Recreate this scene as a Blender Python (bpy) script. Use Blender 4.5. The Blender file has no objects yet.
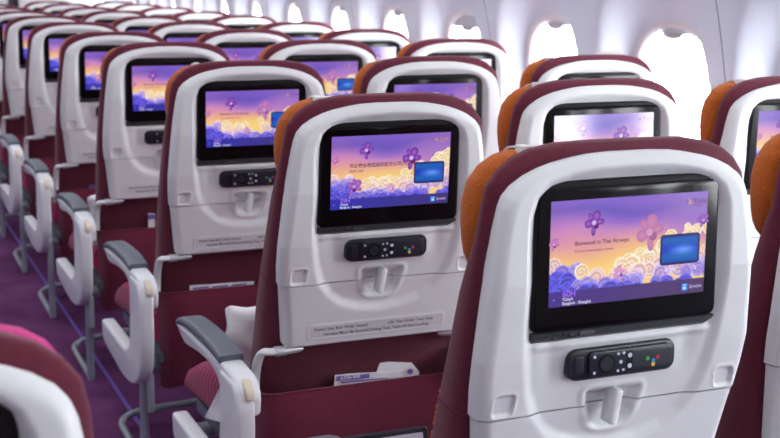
import bpy, bmesh, math, random
import numpy as np
from mathutils import Vector, Matrix
from mathutils.geometry import tessellate_polygon
random.seed(7)
C = bpy.context.scene.collection
D = bpy.data
ZF = 1.04                 # height of the screens' top edge above the carpet
PIVY, PIVZ = 0.12, -0.75  # where the seat backs hinge (relative to the screen's top edge)
P = 0.8128                # seat pitch
OFF = {'H': 0.0, 'J': 0.4926, 'K': 0.971}

# ------------------------------------------------------------------ materials
def lin(c):
    return tuple((x/255/12.92 if x/255 <= .04045 else ((x/255+.055)/1.055)**2.4) for x in c)
def nd(nt, t, **k):
    n = nt.nodes.new(t)
    for a, b in k.items(): setattr(n, a, b)
    return n
def mat(name, rgb, rough=.5, spec=.5, metal=0, noise=None, bump=None, coat=0, sheen=0):
    """rgb 0-255. noise=(scale, amount) mottles the colour; bump=(scale, strength, kind)."""
    m = D.materials.new(name); m.use_nodes = True
    nt = m.node_tree; b = nt.nodes['Principled BSDF']
    col = lin(rgb)
    b.inputs['Base Color'].default_value = (*col, 1)
    b.inputs['Roughness'].default_value = rough
    b.inputs['Specular IOR Level'].default_value = spec
    b.inputs['Metallic'].default_value = metal
    b.inputs['Coat Weight'].default_value = coat
    b.inputs['Sheen Weight'].default_value = sheen
    tc = nd(nt, 'ShaderNodeTexCoord')
    if noise:
        n = nd(nt, 'ShaderNodeTexNoise'); n.inputs['Scale'].default_value = noise[0]; n.inputs['Detail'].default_value = 4
        nt.links.new(tc.outputs['Object'], n.inputs['Vector'])
        r = nd(nt, 'ShaderNodeValToRGB')
        a = noise[1]
        r.color_ramp.elements[0].position = .3; r.color_ramp.elements[1].position = .7
        r.color_ramp.elements[0].color = (*[c*(1-a) for c in col], 1)
        r.color_ramp.elements[1].color = (*[min(1, c*(1+a)) for c in col], 1)
        nt.links.new(n.outputs['Fac'], r.inputs['Fac']); nt.links.new(r.outputs['Color'], b.inputs['Base Color'])
    if bump:
        if bump[2] == 'weave':
            n = nd(nt, 'ShaderNodeTexVoronoi'); n.inputs['Scale'].default_value = bump[0]; o = n.outputs['Distance']
        else:
            n = nd(nt, 'ShaderNodeTexNoise'); n.inputs['Scale'].default_value = bump[0]; n.inputs['Detail'].default_value = 3; o = n.outputs['Fac']
        nt.links.new(tc.outputs['Object'], n.inputs['Vector'])
        bp = nd(nt, 'ShaderNodeBump'); bp.inputs['Strength'].default_value = bump[1]; bp.inputs['Distance'].default_value = .001
        nt.links.new(o, bp.inputs['Height']); nt.links.new(bp.outputs['Normal'], b.inputs['Normal'])
    return m
M = {}
M['white'] = mat('shell_white_plastic', (213, 216, 218), .42, .45, bump=(900, .12, 'noise'))
M['white2'] = mat('armrest_white_plastic', (214, 217, 222), .4, .45, bump=(900, .1, 'noise'))
M['beige'] = mat('hinge_beige_plastic', (205, 196, 178), .5, .4)
M['cap'] = mat('armrest_grey_pad', (92, 101, 112), .45, .5, bump=(700, .2, 'noise'))
M['maroon'] = mat('maroon_seat_fabric', (94, 31, 50), .85, .25, noise=(260, .16), bump=(900, .5, 'weave'), sheen=.15)
M['maroon_dark'] = mat('maroon_pocket_fabric', (103, 29, 55), .85, .25, noise=(240, .16), bump=(800, .5, 'weave'), sheen=.15)
M['welt'] = mat('maroon_seam_welt', (104, 34, 60), .85, .2)
M['orange'] = mat('orange_headrest_fabric', (176, 90, 30), .85, .25, noise=(300, .14), bump=(420, .9, 'weave'), sheen=.1)
M['magenta'] = mat('magenta_headrest_fabric', (188, 38, 120), .85, .25, noise=(300, .12), bump=(420, .8, 'weave'), sheen=.1)
M['thread'] = mat('orange_stitching', (214, 120, 50), .8, .2)
M['cover'] = mat('headrest_cover_cloth', (222, 220, 220), .85, .2, bump=(500, .3, 'noise'))
M['black'] = mat('screen_housing_black', (17, 17, 20), .5, .14)
M['bezel'] = mat('screen_glass_black', (13, 10, 13), .14, .16)
M['lip'] = mat('port_strip_grey', (58, 64, 66), .45, .5)
M['dark'] = mat('dark_gap', (10, 10, 12), .6, .2)
M['handset'] = mat('handset_black', (20, 22, 36), .33, .5)
M['key_white'] = mat('key_white', (190, 198, 214), .5, .3)
M['key_green'] = mat('key_green', (70, 165, 80), .5, .3)
M['key_blue'] = mat('key_blue', (50, 130, 200), .5, .3)
M['key_red'] = mat('key_red', (190, 50, 80), .5, .3)
M['key_yellow'] = mat('key_yellow', (205, 170, 50), .5, .3)
M['metal'] = mat('brushed_metal', (196, 199, 204), .38, .5, metal=.55)
M['legpaint'] = mat('leg_grey_paint', (150, 158, 168), .4, .5, metal=.3)
M['ink'] = mat('placard_ink', (74, 76, 84), .7, .2)
M['placard'] = mat('placard_plastic', (205, 206, 210), .5, .3)
M['wall'] = mat('sidewall_panel', (214, 225, 238), .55, .35, bump=(600, .08, 'noise'))
M['ceil'] = mat('ceiling_panel', (225, 225, 228), .6, .3)
M['bulk'] = mat('bulkhead_panel', (176, 174, 174), .6, .3, noise=(3, .05))
M['curtain'] = mat('curtain_dark', (62, 56, 62), .9, .1, noise=(20, .2))
M['frame'] = mat('window_trim_white', (226, 226, 230), .45, .4)
M['shade'] = mat('window_shade_grey', (196, 198, 206), .5, .35)
M['paper'] = mat('white_paper', (226, 226, 230), .7, .3)
M['purple'] = mat('purple_print', (112, 84, 164), .6, .3)
M['film'] = mat('clear_plastic_wrap', (228, 228, 232), .25, .6, noise=(30, .06), bump=(70, .7, 'noise'))
M['strip'] = mat('floor_strip_violet', (112, 88, 176), .4, .4)

def carpet():
    m = mat('purple_carpet', (80, 42, 88), .95, .1, bump=(500, .6, 'noise'))
    nt = m.node_tree; b = nt.nodes['Principled BSDF']; tc = nt.nodes['Texture Coordinate']
    n = nd(nt, 'ShaderNodeTexNoise'); n.inputs['Scale'].default_value = 260; n.inputs['Detail'].default_value = 3
    n2 = nd(nt, 'ShaderNodeTexNoise'); n2.inputs['Scale'].default_value = 5; n2.inputs['Detail'].default_value = 3
    nt.links.new(tc.outputs['Object'], n.inputs['Vector']); nt.links.new(tc.outputs['Object'], n2.inputs['Vector'])
    r = nd(nt, 'ShaderNodeValToRGB'); r.color_ramp.elements[0].position = .32; r.color_ramp.elements[1].position = .68
    r.color_ramp.elements[0].color = (*lin((76, 37, 76)), 1); r.color_ramp.elements[1].color = (*lin((122, 70, 122)), 1)
    r2 = nd(nt, 'ShaderNodeValToRGB'); r2.color_ramp.elements[0].position = .35; r2.color_ramp.elements[1].position = .65
    r2.color_ramp.elements[0].color = (.66, .62, .66, 1); r2.color_ramp.elements[1].color = (1, 1, 1, 1)
    mx = nd(nt, 'ShaderNodeMix', data_type='RGBA', blend_type='MULTIPLY'); mx.inputs['Factor'].default_value = 1
    nt.links.new(n.outputs['Fac'], r.inputs['Fac']); nt.links.new(n2.outputs['Fac'], r2.inputs['Fac'])
    nt.links.new(r.outputs['Color'], mx.inputs[6]); nt.links.new(r2.outputs['Color'], mx.inputs[7])
    nt.links.new(mx.outputs[2], b.inputs['Base Color'])
    return m
M['carpet'] = carpet()

def striped():
    m = mat('striped_cushion_fabric', (98, 22, 52), .85, .25, bump=(800, .5, 'weave'), sheen=.15)
    nt = m.node_tree; b = nt.nodes['Principled BSDF']; tc = nt.nodes['Texture Coordinate']
    w = nd(nt, 'ShaderNodeTexWave', bands_direction='Y'); w.inputs['Scale'].default_value = 13
    nt.links.new(tc.outputs['Object'], w.inputs['Vector'])
    r = nd(nt, 'ShaderNodeValToRGB'); r.color_ramp.elements[0].position = .55; r.color_ramp.elements[1].position = .8
    r.color_ramp.elements[0].color = (*lin((112, 24, 58)), 1); r.color_ramp.elements[1].color = (*lin((180, 44, 100)), 1)
    nt.links.new(w.outputs['Fac'], r.inputs['Fac']); nt.links.new(r.outputs['Color'], b.inputs['Base Color'])
    return m
M['striped'] = striped()

def screen_mat():
    m = D.materials.new('lit_screen_picture'); m.use_nodes = True
    nt = m.node_tree; b = nt.nodes['Principled BSDF']
    b.inputs['Base Color'].default_value = (.01, .01, .012, 1); b.inputs['Roughness'].default_value = .12
    b.inputs['Specular IOR Level'].default_value = .5
    a = nd(nt, 'ShaderNodeAttribute', attribute_name='Col')
    nt.links.new(a.outputs['Color'], b.inputs['Emission Color'])
    b.inputs['Emission Strength'].default_value = .99
    return m
M['screen'] = screen_mat()

def pane_mat():
    m = D.materials.new('window_glass'); m.use_nodes = True
    nt = m.node_tree; nt.nodes.clear()
    o = nd(nt, 'ShaderNodeOutputMaterial'); t = nd(nt, 'ShaderNodeBsdfTransparent'); g = nd(nt, 'ShaderNodeBsdfGlossy')
    g.inputs['Roughness'].default_value = .05
    f = nd(nt, 'ShaderNodeValue'); f.outputs[0].default_value = .06
    mx = nd(nt, 'ShaderNodeMixShader')
    nt.links.new(f.outputs[0], mx.inputs[0]); nt.links.new(t.outputs[0], mx.inputs[1]); nt.links.new(g.outputs[0], mx.inputs[2])
    nt.links.new(mx.outputs[0], o.inputs['Surface'])
    return m
M['pane'] = pane_mat()

# ------------------------------------------------------------------ mesh building
class MB:
    def __init__(s): s.v = []; s.f = []; s.m = []; s.mats = []
    def mi(s, name):
        if name not in s.mats: s.mats.append(name)
        return s.mats.index(name)
    def add(s, vs, fs, mt):
        b = len(s.v); s.v += [tuple(v) for v in vs]; k = s.mi(mt)
        for f in fs: s.f.append([b+i for i in f]); s.m.append(k)
        return s
    def bm(s, bm, mt):
        bm.verts.index_update(); bm.verts.ensure_lookup_table()
        s.add([v.co[:] for v in bm.verts], [[v.index for v in f.verts] for f in bm.faces], mt); bm.free(); return s
    def box(s, lo, hi, mt, bevel=0, seg=2):
        bm = bmesh.new(); bmesh.ops.create_cube(bm, size=1)
        for v in bm.verts: v.co = [lo[i]+(v.co[i]+.5)*(hi[i]-lo[i]) for i in range(3)]
        if bevel: bmesh.ops.bevel(bm, geom=bm.edges[:], offset=bevel, segments=seg, profile=.6, affect='EDGES')
        return s.bm(bm, mt)
    def loft(s, rings, mt, cap=True, closed=True):
        n = len(rings[0]); vs = [p for r in rings for p in r]; fs = []
        for i in range(len(rings)-1):
            for j in range(n if closed else n-1):
                k = (j+1) % n
                fs.append([i*n+j, i*n+k, (i+1)*n+k, (i+1)*n+j])
        if cap and closed:
            for k0, rg in ((0, rings[0]), ((len(rings)-1)*n, rings[-1])):
                if n > 8:
                    for tri in tessellate_polygon([[Vector(q) for q in rg]]): fs.append([k0+j for j in tri])
                else: fs.append([k0+j for j in range(n)])
        return s.add(vs, fs, mt)
    def prism(s, poly, axis, a, b, mt, bev=0, taper=None):
        """poly: 2-D outline; extruded along axis from a to b; bev rounds the b end (and a when bev2)."""
        def P3(q, t):
            if axis == 'y': return (q[0], t, q[1])
            if axis == 'x': return (t, q[0], q[1])
            return (q[0], q[1], t)
        def inset(poly, d):
            n = len(poly); out = []
            ar = sum(poly[i][0]*poly[(i+1) % n][1]-poly[(i+1) % n][0]*poly[i][1] for i in range(n))
            sg = 1 if ar > 0 else -1
            for i in range(n):
                p0, p1, p2 = Vector(poly[i-1]), Vector(poly[i]), Vector(poly[(i+1) % n])
                e1 = (p1-p0).normalized(); e2 = (p2-p1).normalized()
                n1 = Vector((-e1.y, e1.x))*sg; n2 = Vector((-e2.y, e2.x))*sg
                nn = n1+n2
                if nn.length < 1e-6: nn = n1
                nn = nn.normalized(); k = max(.5, nn.dot(n1))
                out.append(tuple(p1+nn*d/k))
            return out
        rings = []
        sgn = 1 if b > a else -1
        if bev:
            for t in (0, .35, .7, 1):
                d = bev*(1-math.sin(t*math.pi/2)); rings.append([P3(q, a+sgn*bev*(1-math.cos(t*math.pi/2))) for q in inset(poly, d)])
            for t in (1, .7, .35, 0):
                d = bev*(1-math.sin(t*math.pi/2)); rings.append([P3(q, b-sgn*bev*(1-math.cos(t*math.pi/2))) for q in inset(poly, d)])
        else:
            rings = [[P3(q, a) for q in poly], [P3(q, b) for q in poly]]
        return s.loft(rings, mt)
    def tube(s, path, r, mt, n=12, ry=None):
        path = [Vector(p) for p in path]; rings = []
        up = None
        for i, p in enumerate(path):
            t = ((path[min(i+1, len(path)-1)]-p).normalized()+(p-path[max(i-1, 0)]).normalized()).normalized()
            if up is None:
                up = Vector((1, 0, 0)) if abs(t.x) < .8 else Vector((0, 0, 1))
            a = (up-t*up.dot(t)).normalized(); b = t.cross(a); up = a
            rr = r[i] if isinstance(r, (list, tuple)) else r
            r2 = (ry if ry else rr)
            rings.append([p+a*math.cos(q)*rr+b*math.sin(q)*r2 for q in [2*math.pi*k/n for k in range(n)]])
        return s.loft(rings, mt)
    def disc(s, c, r, y0, y1, mt, n=16):
        poly = [(c[0]+r*math.cos(2*math.pi*k/n), c[1]+r*math.sin(2*math.pi*k/n)) for k in range(n)]
        return s.prism(poly, 'y', y0, y1, mt)
    def mesh(s, name, angle=35, off=(0, 0, 0)):
        me = D.meshes.new(name)
        me.from_pydata([(v[0]+off[0], v[1]+off[1], v[2]+off[2]) for v in s.v], [], s.f)
        for k in s.mats: me.materials.append(M[k])
        if len(s.mats) > 1: me.polygons.foreach_set('material_index', s.m)
        bm = bmesh.new(); bm.from_mesh(me); bmesh.ops.recalc_face_normals(bm, faces=bm.faces[:]); bm.to_mesh(me); bm.free()
        me.polygons.foreach_set('use_smooth', [True]*len(me.polygons))
        me.set_sharp_from_angle(angle=math.radians(angle))
        me.update(); return me

def rrect(cx, cz, w, h, r, n=6):
    out = []
    for (sx, sz, a0) in ((1, 1, 0), (-1, 1, 90), (-1, -1, 180), (1, -1, 270)):
        for k in range(n+1):
            a = math.radians(a0+90*k/n)
            out.append((cx+sx*(w/2-r)+r*math.cos(a), cz+sz*(h/2-r)+r*math.sin(a)))
    return out
def rpoly(pts, r, n=5):
    """round the corners of a polygon; r is a radius or a list of them"""
    out = []; N = len(pts)
    for i in range(N):
        p0, p1, p2 = Vector(pts[i-1]), Vector(pts[i]), Vector(pts[(i+1) % N])
        rr = r[i] if isinstance(r, (list, tuple)) else r
        a = (p0-p1); b = (p2-p1); d = min(rr, a.length*.48, b.length*.48)
        if d < 1e-5: out.append(tuple(p1)); continue
        A = p1+a.normalized()*d; B = p1+b.normalized()*d
        for k in range(n+1):
            t = k/n; out.append(tuple(A*(1-t)**2+p1*2*t*(1-t)+B*t*t))
    return out
def smooth_path(pts, n=6):
    pts = [Vector(p) for p in pts]; out = []
    for i in range(len(pts)-1):
        p0 = pts[max(i-1, 0)]; p1 = pts[i]; p2 = pts[i+1]; p3 = pts[min(i+2, len(pts)-1)]
        for k in range(n):
            t = k/n
            out.append(.5*((2*p1)+(p2-p0)*t+(2*p0-5*p1+4*p2-p3)*t*t+(3*p1-p0-3*p2+p3)*t**3))
    out.append(pts[-1]); return out
def sup(w, h, cx, cy, z, e=4, n=48):
    out = []
    for k in range(n):
        a = 2*math.pi*k/n; c, s = math.cos(a), math.sin(a)
        out.append((cx+w*math.copysign(abs(c)**(2/e), c), cy+h*math.copysign(abs(s)**(2/e), s), z))
    return out

CACHE = {}
def get(key, fn):
    if key not in CACHE: CACHE[key] = fn()
    return CACHE[key]
def obj(name, me, parent=None, loc=(0, 0, 0), rot=(0, 0, 0), label=None):
    o = D.objects.new(name, me); C.objects.link(o); o.parent = parent; o.location = loc; o.rotation_euler = rot
    if label: o['label'] = label
    return o
def thing(name, label, cat, loc=(0, 0, 0), group=None, me=None, rot=(0, 0, 0)):
    o = D.objects.new(name, me); C.objects.link(o); o.location = loc; o.rotation_euler = rot
    o['label'] = label; o['category'] = cat
    if group: o['group'] = group
    if me is None: o.empty_display_size = .1
    return o
def struct(name, me, parent=None, loc=(0, 0, 0)):
    o = D.objects.new(name, me); C.objects.link(o); o.parent = parent; o.location = loc
    if parent is None: o['kind'] = 'structure'
    return o

# ------------------------------------------------------------------ the moulded back shell (as a height field over u across, z up)
WZ = [(-.402, .180), (-.39, .182), (-.28, .196), (-.277, .1985), (-.24, .202), (-.2, .203), (-.116, .197), (-.06, .191), (-.03, .187), (-.005, .182), (.008, .177), (.02, .167), (.032, .149), (.04, .131),
      (.046, .112), (.0515, .085), (.055, .06), (.0565, .03)]
def Wof(z): return np.interp(z, [p[0] for p in WZ], [p[1] for p in WZ])
def edge_y(z): return np.interp(z, [-.41, -.40, -.27, -.2, -.1, .06], [.056, .055, .028, .012, .002, .002])
def face_y(z): return np.interp(z, [-.41, -.40, -.30, -.277, -.2, -.1, 0, .03, .06], [.044, .042, .0215, .016, 0, -.012, -.010, -.007, -.002])
def sdf(poly, U, Z):
    """signed distance to a closed polygon, positive inside"""
    pts = np.array(poly); d = np.full(U.shape, 1e9); ins = np.zeros(U.shape, bool)
    for a, b in zip(pts, np.roll(pts, -1, 0)):
        e = b-a; w0 = U-a[0]; w1 = Z-a[1]
        t = np.clip((w0*e[0]+w1*e[1])/(e@e+1e-12), 0, 1)
        d = np.minimum(d, (w0-t*e[0])**2+(w1-t*e[1])**2)
        c = ((a[1] > Z) != (b[1] > Z)) & (U < (b[0]-a[0])*(Z-a[1])/(b[1]-a[1]+1e-15)+a[0])
        ins ^= c
    d = np.sqrt(d); return np.where(ins, d, -d)
def sstep(x): x = np.clip(x, 0, 1); return x*x*(3-2*x)
OUT = [(w, z) for z, w in WZ]; OUT = OUT+[(-u, z) for u, z in OUT[::-1]]
UP_OUT = [(w, z) for z, w in WZ if z >= -.2775]; UP_OUT = UP_OUT+[(-u, z) for u, z in UP_OUT[::-1]]
BAS = [(0, .043), (.05, .0415), (.09, .037), (.122, .027), (.142, .010), (.151, -.015), (.153, -.06), (.153, -.15), (.150, -.2), (.143, -.245), (.131, -.28), (.112, -.306), (.085, -.328), (.045, -.342), (0, -.346)]
BAS = BAS+[(-u, z) for u, z in BAS[-2:0:-1]]
DISH = rpoly([(-.048, -.253), (.044, -.253), (.033, -.302), (.017, -.313), (-.021, -.313), (-.037, -.302)], .012)
def height(U, Z):
    # distance from the rim, without the bottom edge of the tray
    de = np.where(Z > -.05, sdf(OUT, U, Z), (Wof(Z)-np.abs(U)))
    f = face_y(Z); e = edge_y(Z)
    g = np.clip(1-de/.017, 0, 1)
    Y = f+(e-f)*g**2.2
    s = sdf(BAS, U, Z)
    wd = np.interp(Z, [-.34, -.2, -.05, .02, .045], [.024, .019, .016, .020, .024])
    dp = np.interp(Z, [-.35, -.28, -.2, -.1, .02, .045], [.007, .008, .009, .014, .014, .017])
    Y = Y+dp*sstep(s/wd)
    # soft dents either side of the handset
    for sx in (-1, 1):
        Y = Y+.004*np.exp(-((U-sx*.103)/.014)**2-((Z+.205)/.028)**2)
    # ledge under the screen
    Y = Y-.004*np.exp(-((Z+.186)/.006)**2)*np.clip((.14-np.abs(U))/.012, 0, 1)
    # latch bowl and its soft raised rim
    d = sdf(DISH, U, Z)
    bowl = np.interp(Z, [-.314, -.289, -.253], [.006, .013, .011])
    Y = Y+bowl*sstep(d/.012)-.0022*np.exp(-((d+.003)/.004)**2)
    # finger pads
    for sx in (-1, 1):
        pd = sdf(rpoly([(sx*.151, -.2435), (sx*.182, -.2435), (sx*.184, -.2735), (sx*.155, -.2735)], .008), U, Z)
        Y = Y+.0036*sstep(pd/.003)-.0012*np.exp(-((pd+.0015)/.0018)**2)
    # raised border of the placard
    pd = sdf(rrect(0, -.3765, .276, .027, .004), U, Z)
    Y = Y-.0012*np.exp(-(pd/.0016)**2)
    return Y
def field(zs, n, mt, back, skirt=.022):
    S = np.linspace(-1, 1, n)
    S = np.sign(S)*(1-(1-np.abs(S))**1.12)
    Z = np.repeat(np.array(zs)[:, None], n, 1); U = S[None, :]*Wof(np.array(zs))[:, None]
    Y = height(U, Z)
    m = len(zs)
    vs = [(U[i, j], Y[i, j], Z[i, j]) for i in range(m) for j in range(n)]
    fs = [[i*n+j, i*n+j+1, (i+1)*n+j+1, (i+1)*n+j] for i in range(m-1) for j in range(n-1)]
    # skirt running forward round the border, closed by a back
    loop = [j for j in range(n)]+[i*n+n-1 for i in range(1, m)]+[(m-1)*n+j for j in range(n-2, -1, -1)]+[i*n for i in range(m-2, 0, -1)]
    b = len(vs)
    for k in loop:
        u, y, z = vs[k]; vs.append((u*.995, edge_y(z)+skirt, z))
    L = len(loop)
    for k in range(L): fs.append([loop[k], loop[(k+1) % L], b+(k+1) % L, b+k])
    mb = MB(); mb.add(vs, fs, mt); return mb
def off_back(): return (0, -PIVY, -PIVZ)

def me_shell(hi):
    k = 1 if hi else 2.2
    zs = list(np.arange(-.2765, .03, .0022*k))+list(np.linspace(.031, .0565, int(18/k)))
    return field(zs, int(171/k) | 1, 'white', True).mesh('back_shell', 50, off_back())
def me_tray(hi):
    k = 1 if hi else 2.2
    zs = list(np.linspace(-.4015, -.2785, int(58/k)))
    mb = field(zs, int(171/k) | 1, 'white', True, .02)
    # thin bottom lip of the folded table
    mb.tube([(-.178, .052, -.404), (-.1, .052, -.404), (.1, .052, -.404), (.178, .052, -.404)], .0035, 'white', 8)
    return mb.mesh('tray_table', 50, off_back())

# ------------------------------------------------------------------ screen
def me_housing():
    mb = MB()
    poly = rpoly([(-.1385, -.1655), (.1385, -.1655), (.136, .0235), (-.136, .0235)], .013, 6)
    mb.prism(poly, 'y', .03, -.0015, 'black', .003)
    return mb.mesh('screen', 30, off_back())
def me_glass():
    mb = MB()
    poly = rpoly([(-.1345, -.1625), (.1345, -.1625), (.132, .0155), (-.132, .0155)], .009, 6)
    mb.prism(poly, 'y', .006, -.0032, 'bezel', .0009)
    return mb.mesh('glass', 30, off_back())
def me_lip():
    mb = MB()
    prof = [(-.0035, -.1655), (.0005, -.1755), (.008, -.1805), (.025, -.1805), (.025, -.1655)]
    rings = []
    for u, sc in ((-.137, .7), (-.134, 1), (.126, 1), (.136, .55)):
        rings.append([(u, y, -.1655+(z+.1655)*sc) for y, z in prof])
    mb.loft(rings, 'lip')
    # headphone sockets, data port, reader slot
    def yy(z): return -.0035+(-.1655-z)*.4
    for u in (-.1165, -.1035):
        mb.disc((u, -.1706), .0034, yy(-.1706)+.002, yy(-.1706)-.0007, 'lip', 14)
        mb.disc((u, -.1706), .0022, yy(-.1706)+.002, yy(-.1706)-.0010, 'dark', 12)
    for u in (-.126, -.0925): mb.disc((u, -.1706), .0012, yy(-.1706)+.002, yy(-.1706)-.0006, 'dark', 8)
    mb.prism(rrect(-.080, -.1704, .010, .0066, .0008, 2), 'y', .002, yy(-.1704)-.0008, 'black')
    mb.prism(rrect(-.080, -.1704, .0066, .0032, .0006, 2), 'y', .002, yy(-.1704)-.0013, 'lip')
    mb.prism(rrect(-.058, -.1704, .024, .0072, .001, 2), 'y', .002, yy(-.1704)-.0006, 'black')
    mb.prism(rrect(-.058, -.1704, .022, .0058, .001, 2), 'y', .002, yy(-.1704)-.0009, 'lip')
    return mb.mesh('port_strip', 30, off_back())

SW, SH = .2326, .1331     # lit picture
def text_polys(body, size, x, z, align='LEFT', font=None):
    """(verts2d, faces) of a line of lettering"""
    cu = D.curves.new('lettering', 'FONT'); cu.body = body; cu.size = size; cu.align_x = align; cu.resolution_u = 3; cu.offset = size*.014
    o = D.objects.new('lettering', cu)
    me = D.meshes.new_from_object(o)
    vs = [(v.co.x+x, v.co.y+z) for v in me.vertices]; fs = [list(p.vertices) for p in me.polygons]
    D.objects.remove(o); D.curves.remove(cu); D.meshes.remove(me)
    return vs, fs
def cloud_picture(seed, bar):
    """colours of the welcome picture on an n x m grid (sRGB)"""
    n, m = 186, 108
    rs = np.random.RandomState(seed)
    u, v = np.meshgrid(np.linspace(0, 1, n), np.linspace(0, 1, m))
    nz = .035*np.sin(5*u+9*v+seed)+.025*np.sin(11*u-7*v+2)
    t = v+nz-.10*(u-.5)*0
    st = [0, .36, .47, .58, .68, .78, .88, 1]
    cs = np.array([(252, 214, 120), (253, 215, 128), (248, 196, 128), (230, 160, 160), (196, 134, 196), (140, 100, 200), (98, 80, 188), (126, 92, 200)])
    img = np.stack([np.interp(t, st, cs[:, k]) for k in range(3)], -1)
    # lilac haze on the upper right, pink on the upper left
    k = np.exp(-((u-.95)/.35)**2-((v-.8)/.35)**2)[..., None]*.6; img = img*(1-k)+np.array((178, 128, 200))*k
    k = np.exp(-((u-.0)/.28)**2-((v-.72)/.2)**2)[..., None]*.5; img = img*(1-k)+np.array((216, 140, 188))*k
    # heaped clouds: discs with a curled line, lower ones in front
    def edge(x): return .42+.035*math.sin(8*x+1.0)+.06*x+.32*(max(0, x-.5)/.5)**1.2
    discs = []
    for i in range(120):
        x = rs.uniform(-.05, 1.05); top = edge(x); d = rs.uniform(0, 1)**.8
        y = top-.02-d*(top-.10); r = rs.uniform(.05, .105)*(1 if d > .1 else .8)
        discs.append((y, x, r, rs.uniform(0, 6.28), 1 if rs.rand() > .5 else -1))
    discs.sort(reverse=True)
    tops = np.array([(250, 214, 150), (246, 212, 168), (238, 200, 172), (224, 184, 190), (150, 128, 216), (84, 70, 192)])
    for y, x, r, ph, sg in discs:
        dx = (u-x)*1.75; dy = v-y; q = np.sqrt(dx*dx+dy*dy)/r
        rel = np.clip((edge(x)-y)/(edge(x)-.10), 0, 1)
        if x < .18: rel = min(1, rel+.42)
        base = np.array([np.interp(rel, [0, .25, .48, .66, .82, 1], tops[:, k]) for k in range(3)])
        line = np.minimum(255, base*1.04+np.array((18, 30, 46)))
        hi = base*np.array((.95, .91, .88))
        th = np.arctan2(dy, dx)*sg
        sp = (q*2.1-(th+ph)/6.2832) % 1
        colr = np.where((sp < .22)[..., None], line, base)
        colr = np.where(((sp > .5) & (sp < .8))[..., None], hi, colr)
        colr = np.where((q > .88)[..., None], line, colr)
        img = np.where((q < 1)[..., None], colr, img)
    # bottom band
    nb = .145+.02*np.clip(1-np.abs(u-.27)/.02, 0, 1)
    bc = np.stack([np.interp(u, [0, 1], [bar[0][k], bar[1][k]]) for k in range(3)], -1)
    img = np.where((v < nb)[..., None], bc, img)
    return n, m, img
PICS = {}
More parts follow.
